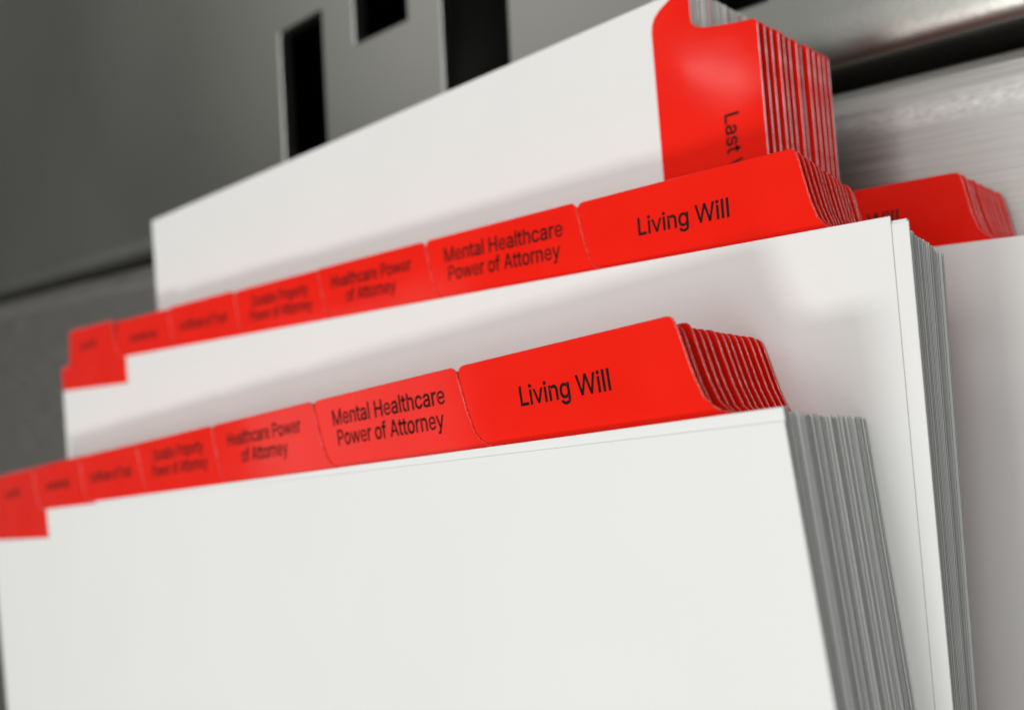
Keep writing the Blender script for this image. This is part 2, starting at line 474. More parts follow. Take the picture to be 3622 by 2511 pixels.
# letter shapes of the printed lettering: advance, outline points (1/1000 em), triangles
GLYPHS = {
    'A': (0.48, [[6,-10],[98,-10],[288,520],[192,520],[382,-10],[474,-10],[288,520],[192,520],[110,128],[370,128],[362,200],[118,200]], [[0,1,2],[0,2,3],[4,5,6],[4,6,7],[8,9,10],[8,10,11]]),
    'C': (0.51, [[345,-10],[320,-16],[294,-20],[267,-22],[222,-18],[181,-7],[142,12],[108,38],[80,70],[56,109],[39,152],[29,201],[25,254],[29,307],[39,356],[56,400],[80,438],[108,470],[142,496],[181,515],[222,527],[267,531],[294,529],[320,525],[345,519],[369,509],[391,497],[411,483],[430,466],[446,447],[461,426],[472,403],[481,378],[492,333],[397,333],[389,360],[384,374],[377,386],[368,397],[359,407],[348,416],[337,424],[324,430],[311,435],[297,438],[282,440],[268,441],[240,438],[215,431],[192,420],[171,403],[153,383],[139,357],[127,328],[121,293],[118,254],[121,215],[128,181],[139,151],[154,126],[171,105],[192,89],[215,77],[240,70],[268,68],[282,69],[297,71],[311,74],[324,79],[337,85],[348,93],[359,101],[368,111],[377,123],[384,135],[389,149],[397,175],[492,175],[482,131],[473,106],[461,83],[447,62],[430,43],[412,26],[391,12],[369,0]], [[20,22,21],[20,23,22],[19,23,20],[19,24,23],[19,25,24],[18,25,19],[18,26,25],[18,27,26],[17,27,18],[17,28,27],[16,28,17],[16,29,28],[16,46,29],[46,45,29],[45,30,29],[16,47,46],[44,30,45],[16,48,47],[15,48,16],[43,30,44],[42,30,43],[15,49,48],[41,30,42],[41,31,30],[40,31,41],[15,50,49],[39,31,40],[38,31,39],[15,51,50],[38,32,31],[14,51,15],[37,32,38],[36,32,37],[14,52,51],[36,33,32],[35,33,36],[34,33,35],[14,53,52],[13,53,14],[13,54,53],[12,54,13],[12,55,54],[12,56,55],[11,56,12],[11,57,56],[10,57,11],[10,58,57],[75,77,76],[75,78,77],[9,58,10],[9,59,58],[74,78,75],[73,78,74],[73,79,78],[9,60,59],[72,79,73],[71,79,72],[8,60,9],[71,80,79],[8,61,60],[70,80,71],[69,80,70],[8,62,61],[68,80,69],[68,81,80],[67,81,68],[8,63,62],[66,81,67],[65,81,66],[8,64,63],[7,64,8],[64,81,65],[7,81,64],[7,82,81],[7,83,82],[6,83,7],[6,84,83],[5,84,6],[5,85,84],[5,0,85],[4,0,5],[4,1,0],[4,2,1],[3,2,4]]),
    'D': (0.502, [[40,-14],[130,-14],[130,522],[40,522],[130,522],[130,446],[228,522],[228,446],[291,513],[267,439],[349,486],[303,420],[399,444],[334,390],[438,388],[358,350],[462,323],[373,304],[470,254],[378,254],[462,185],[373,204],[438,120],[358,158],[399,64],[334,118],[349,22],[303,88],[291,-5],[267,69],[228,-14],[228,62],[130,-14],[130,62]], [[0,1,2],[0,2,3],[6,4,5],[6,5,7],[8,6,7],[8,7,9],[10,8,9],[10,9,11],[12,10,11],[12,11,13],[14,12,13],[14,13,15],[16,14,15],[16,15,17],[18,16,17],[18,17,19],[20,18,19],[20,19,21],[22,20,21],[22,21,23],[24,22,23],[24,23,25],[26,24,25],[26,25,27],[28,26,27],[28,27,29],[30,28,29],[30,29,31],[32,30,31],[32,31,33]]),
    'H': (0.517, [[140,-15],[45,-15],[45,524],[140,524],[140,304],[377,304],[377,524],[472,524],[472,-15],[377,-15],[377,217],[140,217]], [[1,3,2],[1,4,3],[5,7,6],[5,8,7],[1,11,4],[11,5,4],[11,10,5],[10,8,5],[1,0,11],[9,8,10]]),
    'L': (0.393, [[376,-15],[45,-15],[45,524],[140,524],[140,72],[376,72]], [[1,3,2],[1,4,3],[1,5,4],[1,0,5]]),
    'M': (0.628, [[48,-10],[130,-10],[130,520],[48,520],[498,-10],[580,-10],[580,520],[498,520],[270,-10],[358,-10],[140,520],[60,520],[270,-10],[358,-10],[568,520],[488,520]], [[0,1,2],[0,2,3],[4,5,6],[4,6,7],[8,9,10],[8,10,11],[12,13,14],[12,14,15]]),
    'P': (0.445, [[40,-14],[130,-14],[130,522],[40,522],[130,522],[130,447],[262,522],[262,447],[304,516],[282,444],[343,500],[300,435],[377,474],[316,421],[402,440],[328,403],[418,401],[335,381],[424,358],[338,358],[418,316],[335,336],[402,277],[328,314],[377,243],[316,296],[343,217],[300,282],[304,201],[282,273],[262,195],[262,270],[130,195],[130,270]], [[0,1,2],[0,2,3],[6,4,5],[6,5,7],[8,6,7],[8,7,9],[10,8,9],[10,9,11],[12,10,11],[12,11,13],[14,12,13],[14,13,15],[16,14,15],[16,15,17],[18,16,17],[18,17,19],[20,18,19],[20,19,21],[22,20,21],[22,21,23],[24,22,23],[24,23,25],[26,24,25],[26,25,27],[28,26,27],[28,27,29],[30,28,29],[30,29,31],[32,30,31],[32,31,33]]),
    'T': (0.449, [[178,437],[17,437],[17,524],[432,524],[432,437],[272,437],[272,-15],[178,-15]], [[1,3,2],[1,4,3],[0,4,1],[7,5,0],[5,4,0],[7,6,5]]),
    'W': (0.686, [[146,-10],[226,-10],[92,520],[4,520],[146,-10],[226,-10],[386,520],[300,520],[460,-10],[540,-10],[386,520],[300,520],[460,-10],[540,-10],[682,520],[594,520]], [[0,1,2],[0,2,3],[4,5,6],[4,6,7],[8,9,10],[8,10,11],[12,13,14],[12,14,15]]),
    'a': (0.389, [[221,-13],[203,-19],[182,-22],[160,-24],[135,-22],[111,-17],[88,-9],[67,3],[50,18],[35,36],[24,58],[17,82],[15,108],[17,131],[22,151],[30,169],[41,184],[55,196],[70,206],[87,214],[104,220],[122,225],[140,229],[158,232],[176,235],[198,237],[216,240],[232,242],[244,243],[252,246],[257,248],[259,249],[260,251],[261,256],[261,256],[260,270],[257,280],[253,289],[248,297],[242,303],[233,308],[223,312],[210,315],[196,316],[180,315],[167,312],[155,308],[145,303],[136,297],[128,290],[122,283],[118,276],[108,256],[20,282],[38,320],[52,340],[69,357],[87,371],[107,382],[129,390],[150,395],[172,398],[194,399],[209,399],[225,397],[242,394],[260,389],[277,382],[294,373],[310,361],[324,346],[336,327],[345,305],[350,280],[352,252],[352,-15],[262,-15],[262,37],[281,37],[280,35],[272,24],[262,14],[251,4],[237,-5],[135,66],[146,63],[157,61],[170,60],[190,62],[206,66],[221,72],[233,80],[243,90],[250,101],[256,113],[259,125],[261,139],[261,158],[280,174],[272,170],[264,168],[254,165],[244,163],[234,161],[223,159],[213,158],[202,156],[193,155],[184,154],[178,153],[164,151],[151,148],[139,144],[129,140],[121,135],[115,129],[111,123],[108,115],[107,105],[108,95],[110,88],[114,81],[119,75],[126,70]], [[61,63,62],[61,64,63],[60,64,61],[60,65,64],[59,65,60],[59,66,65],[58,66,59],[58,67,66],[58,68,67],[57,68,58],[57,69,68],[56,69,57],[56,70,69],[55,70,56],[55,71,70],[54,71,55],[54,43,71],[43,42,71],[42,72,71],[53,45,54],[45,44,54],[44,43,54],[41,72,42],[53,46,45],[40,72,41],[53,47,46],[39,72,40],[39,73,72],[38,73,39],[53,48,47],[53,49,48],[37,73,38],[53,50,49],[36,73,37],[53,51,50],[52,51,53],[35,73,36],[35,74,73],[34,74,35],[33,74,34],[32,74,33],[32,75,74],[31,75,32],[30,75,31],[29,98,30],[98,75,30],[28,98,29],[27,98,28],[26,98,27],[25,98,26],[24,98,25],[23,98,24],[22,98,23],[21,98,22],[20,98,21],[19,98,20],[18,98,19],[17,98,18],[16,98,17],[15,98,16],[15,99,98],[97,75,98],[15,100,99],[14,100,15],[14,101,100],[14,102,101],[14,103,102],[14,104,103],[14,105,104],[96,75,97],[14,106,105],[14,107,106],[14,108,107],[14,109,108],[14,110,109],[13,110,14],[13,111,110],[13,112,111],[13,113,112],[13,114,113],[95,75,96],[13,115,114],[12,115,13],[12,116,115],[94,75,95],[12,117,116],[12,118,117],[93,75,94],[11,118,12],[11,119,118],[92,75,93],[11,120,119],[91,75,92],[11,121,120],[10,121,11],[10,122,121],[90,78,91],[78,75,91],[10,123,122],[89,78,90],[10,84,123],[10,85,84],[88,78,89],[10,86,85],[87,78,88],[10,87,86],[10,78,87],[9,77,10],[77,78,10],[9,82,77],[82,76,77],[79,75,78],[8,82,9],[80,75,79],[81,75,80],[7,82,8],[82,75,81],[7,83,82],[76,75,82],[6,83,7],[6,0,83],[5,0,6],[5,1,0],[4,1,5],[4,2,1],[3,2,4]]),
    'b': (0.424, [[322,3],[293,-11],[263,-20],[230,-23],[206,-22],[184,-17],[166,-10],[150,0],[137,10],[126,21],[118,32],[111,42],[110,44],[127,44],[127,-15],[38,-15],[38,524],[129,524],[129,334],[110,334],[111,336],[118,345],[126,355],[136,366],[149,377],[165,386],[183,394],[205,398],[229,399],[262,397],[293,388],[321,373],[346,353],[367,328],[383,299],[396,266],[403,229],[405,189],[403,149],[396,112],[384,78],[367,49],[346,24],[171,77],[185,69],[201,64],[220,62],[239,64],[256,69],[270,78],[283,89],[293,104],[302,122],[308,142],[312,165],[313,189],[312,214],[308,236],[302,256],[294,273],[283,288],[271,299],[256,308],[240,313],[220,315],[201,313],[184,308],[170,300],[158,289],[147,275],[139,257],[133,237],[129,215],[128,189],[129,164],[133,141],[139,121],[148,103],[158,89]], [[15,17,16],[15,19,17],[19,20,17],[20,21,17],[21,22,17],[22,18,17],[27,29,28],[26,29,27],[26,30,29],[25,30,26],[25,31,30],[24,31,25],[23,31,24],[23,32,31],[22,32,23],[18,32,22],[18,33,32],[15,18,19],[15,70,18],[70,69,18],[69,68,18],[68,67,18],[67,66,18],[66,65,18],[65,33,18],[65,64,33],[64,63,33],[63,34,33],[62,34,63],[61,34,62],[60,34,61],[60,35,34],[59,35,60],[58,35,59],[58,36,35],[15,71,70],[57,36,58],[15,72,71],[56,36,57],[56,37,36],[15,73,72],[55,37,56],[15,74,73],[54,37,55],[54,38,37],[53,38,54],[15,75,74],[53,39,38],[52,39,53],[15,76,75],[51,39,52],[15,77,76],[51,40,39],[50,40,51],[15,78,77],[49,40,50],[15,12,78],[12,43,78],[49,41,40],[48,41,49],[12,44,43],[47,41,48],[12,45,44],[46,41,47],[12,46,45],[12,41,46],[12,13,41],[13,42,41],[15,11,12],[14,8,13],[8,42,13],[15,10,11],[15,9,10],[8,0,42],[15,8,9],[15,14,8],[7,0,8],[7,1,0],[6,1,7],[5,1,6],[5,2,1],[4,2,5],[4,3,2]]),
    'c': (0.396, [[265,-15],[246,-20],[227,-22],[207,-23],[172,-20],[139,-11],[109,4],[82,24],[60,49],[42,78],[29,112],[22,148],[19,187],[22,227],[29,264],[42,298],[60,327],[82,352],[109,373],[139,388],[172,397],[207,399],[227,399],[246,396],[264,391],[282,385],[298,378],[314,368],[328,357],[341,345],[352,331],[362,315],[370,299],[381,266],[293,244],[286,266],[282,274],[278,281],[273,287],[267,293],[261,299],[254,303],[246,307],[238,311],[228,313],[218,314],[208,315],[187,313],[169,307],[154,298],[142,286],[131,271],[122,253],[116,233],[113,211],[111,187],[113,165],[116,143],[122,123],[131,105],[141,90],[154,78],[169,69],[187,63],[208,61],[218,62],[229,63],[238,66],[247,69],[254,73],[262,78],[268,84],[274,90],[279,97],[283,104],[287,112],[294,135],[382,113],[371,80],[363,63],[353,47],[342,33],[329,20],[315,9],[299,-1],[283,-9]], [[20,22,21],[20,23,22],[19,23,20],[19,24,23],[19,25,24],[18,25,19],[18,26,25],[18,27,26],[17,27,18],[17,28,27],[17,29,28],[16,29,17],[16,30,29],[16,31,30],[15,47,16],[47,46,16],[46,31,16],[46,45,31],[45,32,31],[44,32,45],[43,32,44],[15,48,47],[42,32,43],[41,32,42],[15,49,48],[40,32,41],[40,33,32],[39,33,40],[15,50,49],[14,50,15],[38,33,39],[37,33,38],[14,51,50],[36,33,37],[35,33,36],[14,52,51],[35,34,33],[13,52,14],[13,53,52],[13,54,53],[12,54,13],[12,55,54],[12,56,55],[11,56,12],[11,57,56],[10,57,11],[10,58,57],[75,77,76],[10,59,58],[75,78,77],[74,78,75],[9,59,10],[9,60,59],[73,78,74],[72,78,73],[9,61,60],[71,78,72],[70,78,71],[70,79,78],[8,61,9],[69,79,70],[8,62,61],[68,79,69],[67,79,68],[8,63,62],[66,79,67],[65,79,66],[8,64,63],[65,80,79],[64,80,65],[8,80,64],[7,80,8],[7,81,80],[7,82,81],[6,82,7],[6,83,82],[6,84,83],[5,84,6],[5,85,84],[5,0,85],[4,0,5],[4,1,0],[4,2,1],[3,2,4]]),
    'd': (0.424, [[259,-10],[241,-17],[219,-22],[195,-23],[162,-20],[131,-11],[103,3],[78,24],[58,49],[41,78],[29,112],[22,149],[19,189],[22,229],[29,266],[41,299],[58,328],[79,353],[104,373],[132,388],[162,397],[195,399],[220,398],[241,394],[260,386],[275,377],[288,367],[299,356],[307,345],[314,336],[315,334],[296,334],[296,524],[387,524],[387,-15],[298,-15],[298,44],[315,44],[314,42],[307,32],[298,21],[288,10],[274,0],[154,78],[169,69],[185,64],[205,62],[223,64],[240,69],[254,77],[267,88],[277,103],[285,121],[292,141],[295,164],[297,189],[295,215],[292,237],[286,257],[277,275],[267,289],[255,300],[240,308],[224,313],[205,315],[185,313],[168,308],[154,299],[141,288],[131,273],[122,256],[116,236],[113,214],[111,189],[113,165],[116,142],[123,122],[131,104],[142,89]], [[31,27,32],[27,33,32],[27,28,33],[28,29,33],[29,30,33],[30,34,33],[20,22,21],[20,23,22],[19,23,20],[19,24,23],[18,24,19],[18,25,24],[18,26,25],[17,26,18],[17,27,26],[17,31,27],[16,31,17],[16,30,31],[16,63,30],[63,62,30],[62,61,30],[61,60,30],[60,59,30],[59,58,30],[58,34,30],[15,65,16],[65,64,16],[64,63,16],[15,66,65],[15,67,66],[15,68,67],[14,68,15],[14,69,68],[14,70,69],[13,70,14],[57,34,58],[13,71,70],[56,34,57],[13,72,71],[12,72,13],[55,34,56],[12,73,72],[54,34,55],[12,74,73],[11,74,12],[11,75,74],[53,34,54],[10,75,11],[10,76,75],[52,34,53],[10,77,76],[51,34,52],[9,77,10],[9,78,77],[50,34,51],[9,43,78],[49,37,50],[37,34,50],[8,43,9],[8,44,43],[48,37,49],[8,45,44],[47,37,48],[8,46,45],[46,37,47],[8,37,46],[7,36,8],[36,37,8],[7,41,36],[41,35,36],[38,34,37],[39,34,38],[40,34,39],[6,41,7],[41,34,40],[6,42,41],[35,34,41],[5,42,6],[5,0,42],[5,1,0],[4,1,5],[4,2,1],[3,2,4]]),
    'e': (0.404, [[285,-1],[262,-8],[238,-13],[212,-14],[176,-11],[143,-3],[114,11],[88,30],[67,54],[50,82],[38,114],[31,149],[28,187],[31,225],[38,260],[50,292],[66,321],[87,345],[112,364],[140,379],[171,388],[205,390],[226,389],[247,386],[268,380],[288,371],[306,360],[323,345],[339,328],[352,307],[363,284],[371,257],[376,227],[377,194],[377,163],[69,163],[69,227],[358,227],[304,191],[302,225],[299,247],[292,266],[283,283],[272,297],[259,309],[244,317],[226,322],[205,324],[184,322],[166,317],[150,308],[136,297],[124,283],[114,267],[107,249],[103,231],[102,211],[102,178],[104,152],[108,129],[116,109],[126,92],[139,78],[154,67],[172,59],[191,54],[212,52],[226,53],[240,55],[252,58],[263,63],[272,69],[281,77],[289,86],[295,96],[302,113],[373,95],[363,69],[353,51],[339,35],[323,21],[305,9]], [[20,22,21],[20,23,22],[19,23,20],[19,24,23],[19,25,24],[18,25,19],[18,26,25],[17,26,18],[17,27,26],[17,28,27],[16,28,17],[16,47,28],[47,46,28],[46,29,28],[16,48,47],[45,29,46],[16,49,48],[15,49,16],[44,29,45],[15,50,49],[43,29,44],[15,51,50],[43,30,29],[42,30,43],[15,52,51],[14,52,15],[42,31,30],[41,31,42],[14,53,52],[14,54,53],[40,31,41],[13,54,14],[40,32,31],[13,55,54],[39,37,40],[37,32,40],[13,36,55],[36,56,55],[37,33,32],[13,35,36],[56,39,36],[39,37,36],[38,33,37],[56,38,39],[12,35,13],[57,38,56],[38,34,33],[57,34,38],[11,35,12],[58,34,57],[11,34,35],[11,58,34],[11,59,58],[10,59,11],[10,60,59],[9,60,10],[74,76,75],[9,61,60],[73,76,74],[73,77,76],[9,62,61],[72,77,73],[8,62,9],[8,63,62],[71,77,72],[71,78,77],[70,78,71],[8,64,63],[69,78,70],[8,65,64],[68,78,69],[67,78,68],[7,65,8],[7,66,65],[66,78,67],[7,78,66],[7,79,78],[7,80,79],[6,80,7],[6,81,80],[5,81,6],[5,0,81],[5,1,0],[4,1,5],[4,2,1],[3,2,4]]),
    'f': (0.254, [[-9,394],[243,394],[243,312],[-9,312],[157,-15],[66,-15],[66,432],[67,455],[73,476],[83,494],[96,510],[111,523],[129,532],[148,539],[167,544],[187,545],[201,545],[214,543],[225,542],[235,539],[242,537],[261,530],[237,449],[220,455],[216,456],[212,457],[207,458],[201,459],[195,459],[181,458],[172,454],[166,450],[161,443],[158,432],[157,418]], [[14,16,15],[14,17,16],[13,17,14],[13,18,17],[13,19,18],[12,19,13],[12,20,19],[12,21,20],[11,21,12],[11,22,21],[10,22,11],[9,24,10],[24,23,10],[23,22,10],[8,26,9],[26,25,9],[25,24,9],[7,28,8],[28,27,8],[27,26,8],[7,29,28],[7,30,29],[6,30,7],[6,31,30],[6,32,31],[6,33,32],[6,34,33],[5,34,6],[5,4,34],[3,1,0],[3,2,1]]),
    'g': (0.425, [[296,-150],[268,-159],[238,-164],[207,-166],[179,-164],[153,-160],[129,-154],[108,-145],[89,-134],[72,-121],[58,-107],[47,-92],[30,-64],[106,-21],[119,-40],[125,-48],[132,-55],[140,-63],[149,-69],[160,-74],[173,-79],[188,-81],[207,-82],[233,-80],[255,-74],[273,-63],[286,-49],[293,-31],[296,-5],[296,53],[314,53],[313,51],[306,42],[298,31],[287,21],[274,11],[259,2],[240,-5],[219,-9],[195,-10],[163,-8],[133,0],[105,14],[80,32],[59,56],[42,83],[29,116],[22,152],[19,191],[22,231],[29,267],[41,300],[58,329],[79,353],[104,373],[132,388],[163,397],[196,399],[220,398],[242,394],[260,386],[276,377],[289,367],[299,356],[308,345],[315,335],[316,334],[298,334],[298,394],[387,394],[387,-9],[385,-42],[377,-72],[363,-98],[344,-120],[322,-137],[154,88],[168,80],[185,76],[205,74],[224,76],[241,80],[255,88],[267,98],[278,111],[286,127],[292,146],[296,168],[297,193],[296,217],[292,239],[286,258],[278,275],[267,289],[255,300],[241,308],[224,313],[205,315],[185,313],[169,308],[154,299],[141,288],[131,274],[123,257],[116,237],[113,216],[111,193],[113,169],[116,147],[123,128],[131,112],[141,99]], [[56,58,57],[56,59,58],[55,59,56],[67,63,68],[63,69,68],[63,64,69],[64,65,69],[65,66,69],[66,70,69],[55,60,59],[54,60,55],[54,61,60],[54,62,61],[53,62,54],[53,63,62],[53,67,63],[52,67,53],[52,66,67],[52,96,66],[96,95,66],[95,94,66],[94,93,66],[93,92,66],[92,91,66],[91,70,66],[51,98,52],[98,97,52],[97,96,52],[51,99,98],[51,100,99],[50,100,51],[50,101,100],[50,102,101],[50,103,102],[49,103,50],[90,70,91],[49,104,103],[89,70,90],[49,105,104],[48,105,49],[88,70,89],[48,106,105],[87,70,88],[48,107,106],[47,107,48],[47,108,107],[86,70,87],[46,108,47],[46,109,108],[85,70,86],[46,110,109],[84,70,85],[45,110,46],[45,111,110],[83,70,84],[45,76,111],[82,30,83],[30,70,83],[45,77,76],[81,30,82],[44,77,45],[44,78,77],[80,30,81],[44,79,78],[79,30,80],[44,30,79],[43,29,44],[29,30,44],[43,34,29],[34,28,29],[31,70,30],[32,70,31],[33,70,32],[42,34,43],[34,70,33],[42,35,34],[28,70,34],[41,35,42],[41,36,35],[41,37,36],[40,37,41],[40,38,37],[27,70,28],[39,38,40],[27,71,70],[12,14,13],[26,71,27],[12,15,14],[26,72,71],[12,16,15],[25,72,26],[12,17,16],[12,18,17],[24,72,25],[11,18,12],[11,19,18],[24,73,72],[23,73,24],[11,20,19],[11,21,20],[22,73,23],[11,22,21],[11,73,22],[10,73,11],[10,74,73],[9,74,10],[9,75,74],[8,75,9],[7,75,8],[7,0,75],[6,0,7],[6,1,0],[5,1,6],[5,2,1],[4,2,5],[4,3,2]]),
    'h': (0.41, [[140,275],[134,262],[130,245],[129,226],[129,-15],[38,-15],[38,524],[129,524],[129,272],[80,272],[102,326],[121,354],[143,374],[169,388],[197,397],[227,399],[254,398],[279,392],[302,382],[323,368],[340,350],[354,328],[364,302],[370,273],[372,241],[372,-15],[281,-15],[281,235],[279,260],[272,279],[262,294],[248,305],[231,312],[210,314],[195,313],[181,310],[168,304],[157,297],[147,287]], [[5,9,6],[9,7,6],[9,10,7],[10,11,7],[11,8,7],[14,16,15],[14,17,16],[13,17,14],[13,18,17],[12,18,13],[12,19,18],[11,19,12],[11,20,19],[8,37,11],[37,36,11],[36,35,11],[35,20,11],[35,34,20],[34,21,20],[34,33,21],[33,22,21],[32,22,33],[31,22,32],[30,22,31],[30,23,22],[8,38,37],[29,23,30],[8,0,38],[28,23,29],[8,1,0],[28,24,23],[5,8,9],[5,1,8],[5,2,1],[27,24,28],[5,3,2],[27,25,24],[26,25,27],[5,4,3]]),
    'i': (0.167, [[124,444],[112,435],[99,429],[84,428],[69,429],[55,435],[43,444],[34,455],[28,468],[26,483],[28,498],[34,511],[43,523],[55,532],[69,537],[84,539],[99,537],[112,532],[124,523],[134,511],[140,498],[141,483],[140,468],[134,455],[129,-15],[38,-15],[38,394],[129,394]], [[25,27,26],[25,24,27],[14,16,15],[14,17,16],[13,17,14],[13,18,17],[12,18,13],[12,19,18],[11,19,12],[10,19,11],[10,20,19],[9,20,10],[9,21,20],[8,21,9],[8,22,21],[7,22,8],[7,23,22],[6,23,7],[6,0,23],[5,0,6],[5,1,0],[4,1,5],[4,2,1],[3,2,4]]),
    'l': (0.167, [[38,-14],[129,-14],[129,539],[38,539]], [[0,1,2],[0,2,3]]),
    'm': (0.61, [[129,-15],[38,-15],[38,394],[127,394],[127,280],[87,280],[100,320],[109,339],[121,355],[134,369],[149,381],[166,390],[183,396],[201,400],[219,401],[249,398],[275,388],[298,372],[315,350],[328,326],[341,280],[292,280],[304,318],[314,337],[326,353],[340,367],[357,379],[375,389],[394,396],[415,400],[437,401],[460,399],[483,394],[504,385],[524,372],[540,356],[554,336],[564,312],[570,285],[572,256],[572,-15],[481,-15],[481,253],[478,275],[472,290],[463,301],[450,309],[435,314],[418,315],[405,314],[392,311],[382,307],[372,300],[365,292],[359,283],[354,272],[351,260],[350,247],[350,-15],[259,-15],[259,259],[257,276],[252,289],[243,300],[231,308],[216,314],[199,315],[187,314],[176,312],[165,307],[155,300],[146,292],[139,282],[133,270],[130,255],[129,237]], [[13,15,14],[29,31,30],[12,15,13],[28,31,29],[28,32,31],[12,16,15],[11,16,12],[27,32,28],[1,5,2],[5,6,2],[6,3,2],[6,7,3],[7,8,3],[8,4,3],[27,33,32],[10,16,11],[26,33,27],[10,17,16],[26,34,33],[9,17,10],[25,34,26],[25,35,34],[9,18,17],[8,18,9],[24,35,25],[24,36,35],[4,70,8],[70,69,8],[69,68,8],[68,18,8],[23,36,24],[68,67,18],[67,23,18],[23,19,18],[67,66,23],[66,22,23],[19,36,23],[19,37,36],[20,51,19],[51,50,19],[50,49,19],[49,48,19],[48,37,19],[66,65,22],[65,64,22],[64,21,22],[47,37,48],[46,37,47],[46,38,37],[45,38,46],[63,21,64],[20,52,51],[44,38,45],[4,71,70],[20,53,52],[62,21,63],[20,54,53],[4,72,71],[43,38,44],[61,21,62],[43,39,38],[20,55,54],[4,73,72],[1,4,5],[1,73,4],[61,20,21],[61,55,20],[60,55,61],[42,39,43],[60,56,55],[1,74,73],[60,57,56],[59,57,60],[42,40,39],[1,75,74],[41,40,42],[59,58,57],[1,0,75]]),
    'n': (0.41, [[140,275],[134,262],[130,245],[129,226],[129,-15],[38,-15],[38,394],[127,394],[127,272],[80,272],[102,326],[121,354],[143,374],[169,388],[197,397],[227,399],[254,398],[279,392],[302,382],[323,368],[340,350],[354,328],[364,302],[370,273],[372,241],[372,-15],[281,-15],[281,235],[279,260],[272,279],[262,294],[248,305],[231,312],[210,314],[195,313],[181,310],[168,304],[157,297],[147,287]], [[14,16,15],[14,17,16],[13,17,14],[5,9,6],[9,7,6],[9,10,7],[10,11,7],[11,8,7],[13,18,17],[12,18,13],[12,19,18],[11,19,12],[11,20,19],[8,37,11],[37,36,11],[36,35,11],[35,20,11],[35,34,20],[34,21,20],[34,33,21],[33,22,21],[32,22,33],[31,22,32],[30,22,31],[30,23,22],[8,38,37],[29,23,30],[8,0,38],[28,23,29],[8,1,0],[28,24,23],[5,8,9],[5,1,8],[5,2,1],[27,24,28],[5,3,2],[27,25,24],[26,25,27],[5,4,3]]),
    'o': (0.415, [[307,4],[276,-11],[243,-20],[207,-23],[172,-20],[139,-11],[109,4],[82,24],[60,49],[42,78],[29,112],[22,148],[19,187],[22,227],[29,264],[42,298],[60,327],[82,352],[109,373],[139,388],[172,397],[207,399],[243,397],[276,388],[307,373],[333,352],[355,327],[373,298],[386,264],[394,227],[396,187],[394,148],[386,112],[373,78],[355,49],[333,24],[154,78],[169,69],[187,63],[207,61],[228,63],[246,69],[261,78],[274,90],[285,105],[293,123],[299,143],[303,165],[304,187],[303,211],[299,232],[293,253],[285,271],[274,286],[261,298],[246,307],[228,313],[207,315],[187,313],[169,307],[154,298],[142,286],[131,271],[122,253],[116,233],[113,211],[111,187],[113,165],[116,143],[122,123],[131,105],[141,90]], [[20,22,21],[20,23,22],[19,23,20],[19,24,23],[18,24,19],[18,25,24],[17,25,18],[17,26,25],[16,26,17],[15,58,16],[58,57,16],[57,26,16],[57,56,26],[56,27,26],[15,59,58],[55,27,56],[15,60,59],[54,27,55],[15,61,60],[53,27,54],[14,61,15],[53,28,27],[14,62,61],[52,28,53],[14,63,62],[51,28,52],[13,63,14],[51,29,28],[13,64,63],[50,29,51],[13,65,64],[49,29,50],[12,65,13],[49,30,29],[12,66,65],[48,30,49],[12,67,66],[47,30,48],[47,31,30],[11,67,12],[11,68,67],[46,31,47],[46,32,31],[10,68,11],[10,69,68],[45,32,46],[44,32,45],[10,70,69],[44,33,32],[9,70,10],[43,33,44],[9,71,70],[42,33,43],[9,36,71],[42,34,33],[8,36,9],[41,34,42],[8,37,36],[40,34,41],[8,38,37],[39,34,40],[8,39,38],[8,34,39],[8,35,34],[7,35,8],[6,35,7],[6,0,35],[5,0,6],[5,1,0],[4,1,5],[4,2,1],[3,2,4]]),
    'p': (0.424, [[129,-158],[38,-158],[38,394],[127,394],[127,334],[110,334],[111,336],[118,345],[126,355],[136,367],[149,377],[165,386],[183,394],[205,398],[229,399],[262,397],[293,388],[321,373],[346,353],[367,328],[383,299],[396,266],[403,229],[405,189],[403,149],[396,112],[384,78],[367,49],[346,24],[322,3],[293,-11],[263,-20],[230,-23],[206,-22],[184,-17],[166,-10],[150,0],[137,10],[127,21],[118,32],[111,42],[110,44],[129,44],[171,77],[185,69],[201,64],[220,62],[239,64],[256,69],[270,78],[283,89],[293,104],[302,122],[308,142],[312,165],[313,189],[312,214],[308,236],[302,256],[294,273],[283,288],[271,299],[256,308],[240,313],[220,315],[201,313],[184,308],[170,300],[158,289],[147,275],[139,257],[133,237],[129,215],[128,189],[129,164],[133,141],[139,121],[148,103],[158,89]], [[13,15,14],[12,15,13],[12,16,15],[1,5,2],[5,3,2],[5,6,3],[6,7,3],[7,8,3],[8,4,3],[11,16,12],[11,17,16],[10,17,11],[9,17,10],[9,18,17],[8,18,9],[4,18,8],[4,19,18],[1,4,5],[1,71,4],[71,70,4],[70,69,4],[69,68,4],[68,67,4],[67,66,4],[66,65,4],[65,19,4],[65,64,19],[64,63,19],[63,20,19],[62,20,63],[61,20,62],[60,20,61],[60,21,20],[59,21,60],[58,21,59],[58,22,21],[57,22,58],[1,72,71],[56,22,57],[56,23,22],[1,73,72],[55,23,56],[1,74,73],[54,23,55],[54,24,23],[53,24,54],[1,75,74],[53,25,24],[52,25,53],[1,41,75],[41,76,75],[51,25,52],[41,77,76],[51,26,25],[50,26,51],[41,78,77],[49,26,50],[41,43,78],[49,27,26],[48,27,49],[41,44,43],[47,27,48],[41,45,44],[46,27,47],[41,46,45],[41,27,46],[41,42,27],[42,28,27],[1,40,41],[0,37,42],[37,28,42],[1,39,40],[1,38,39],[37,29,28],[1,37,38],[1,0,37],[36,29,37],[36,30,29],[35,30,36],[34,30,35],[34,31,30],[33,31,34],[33,32,31]]),
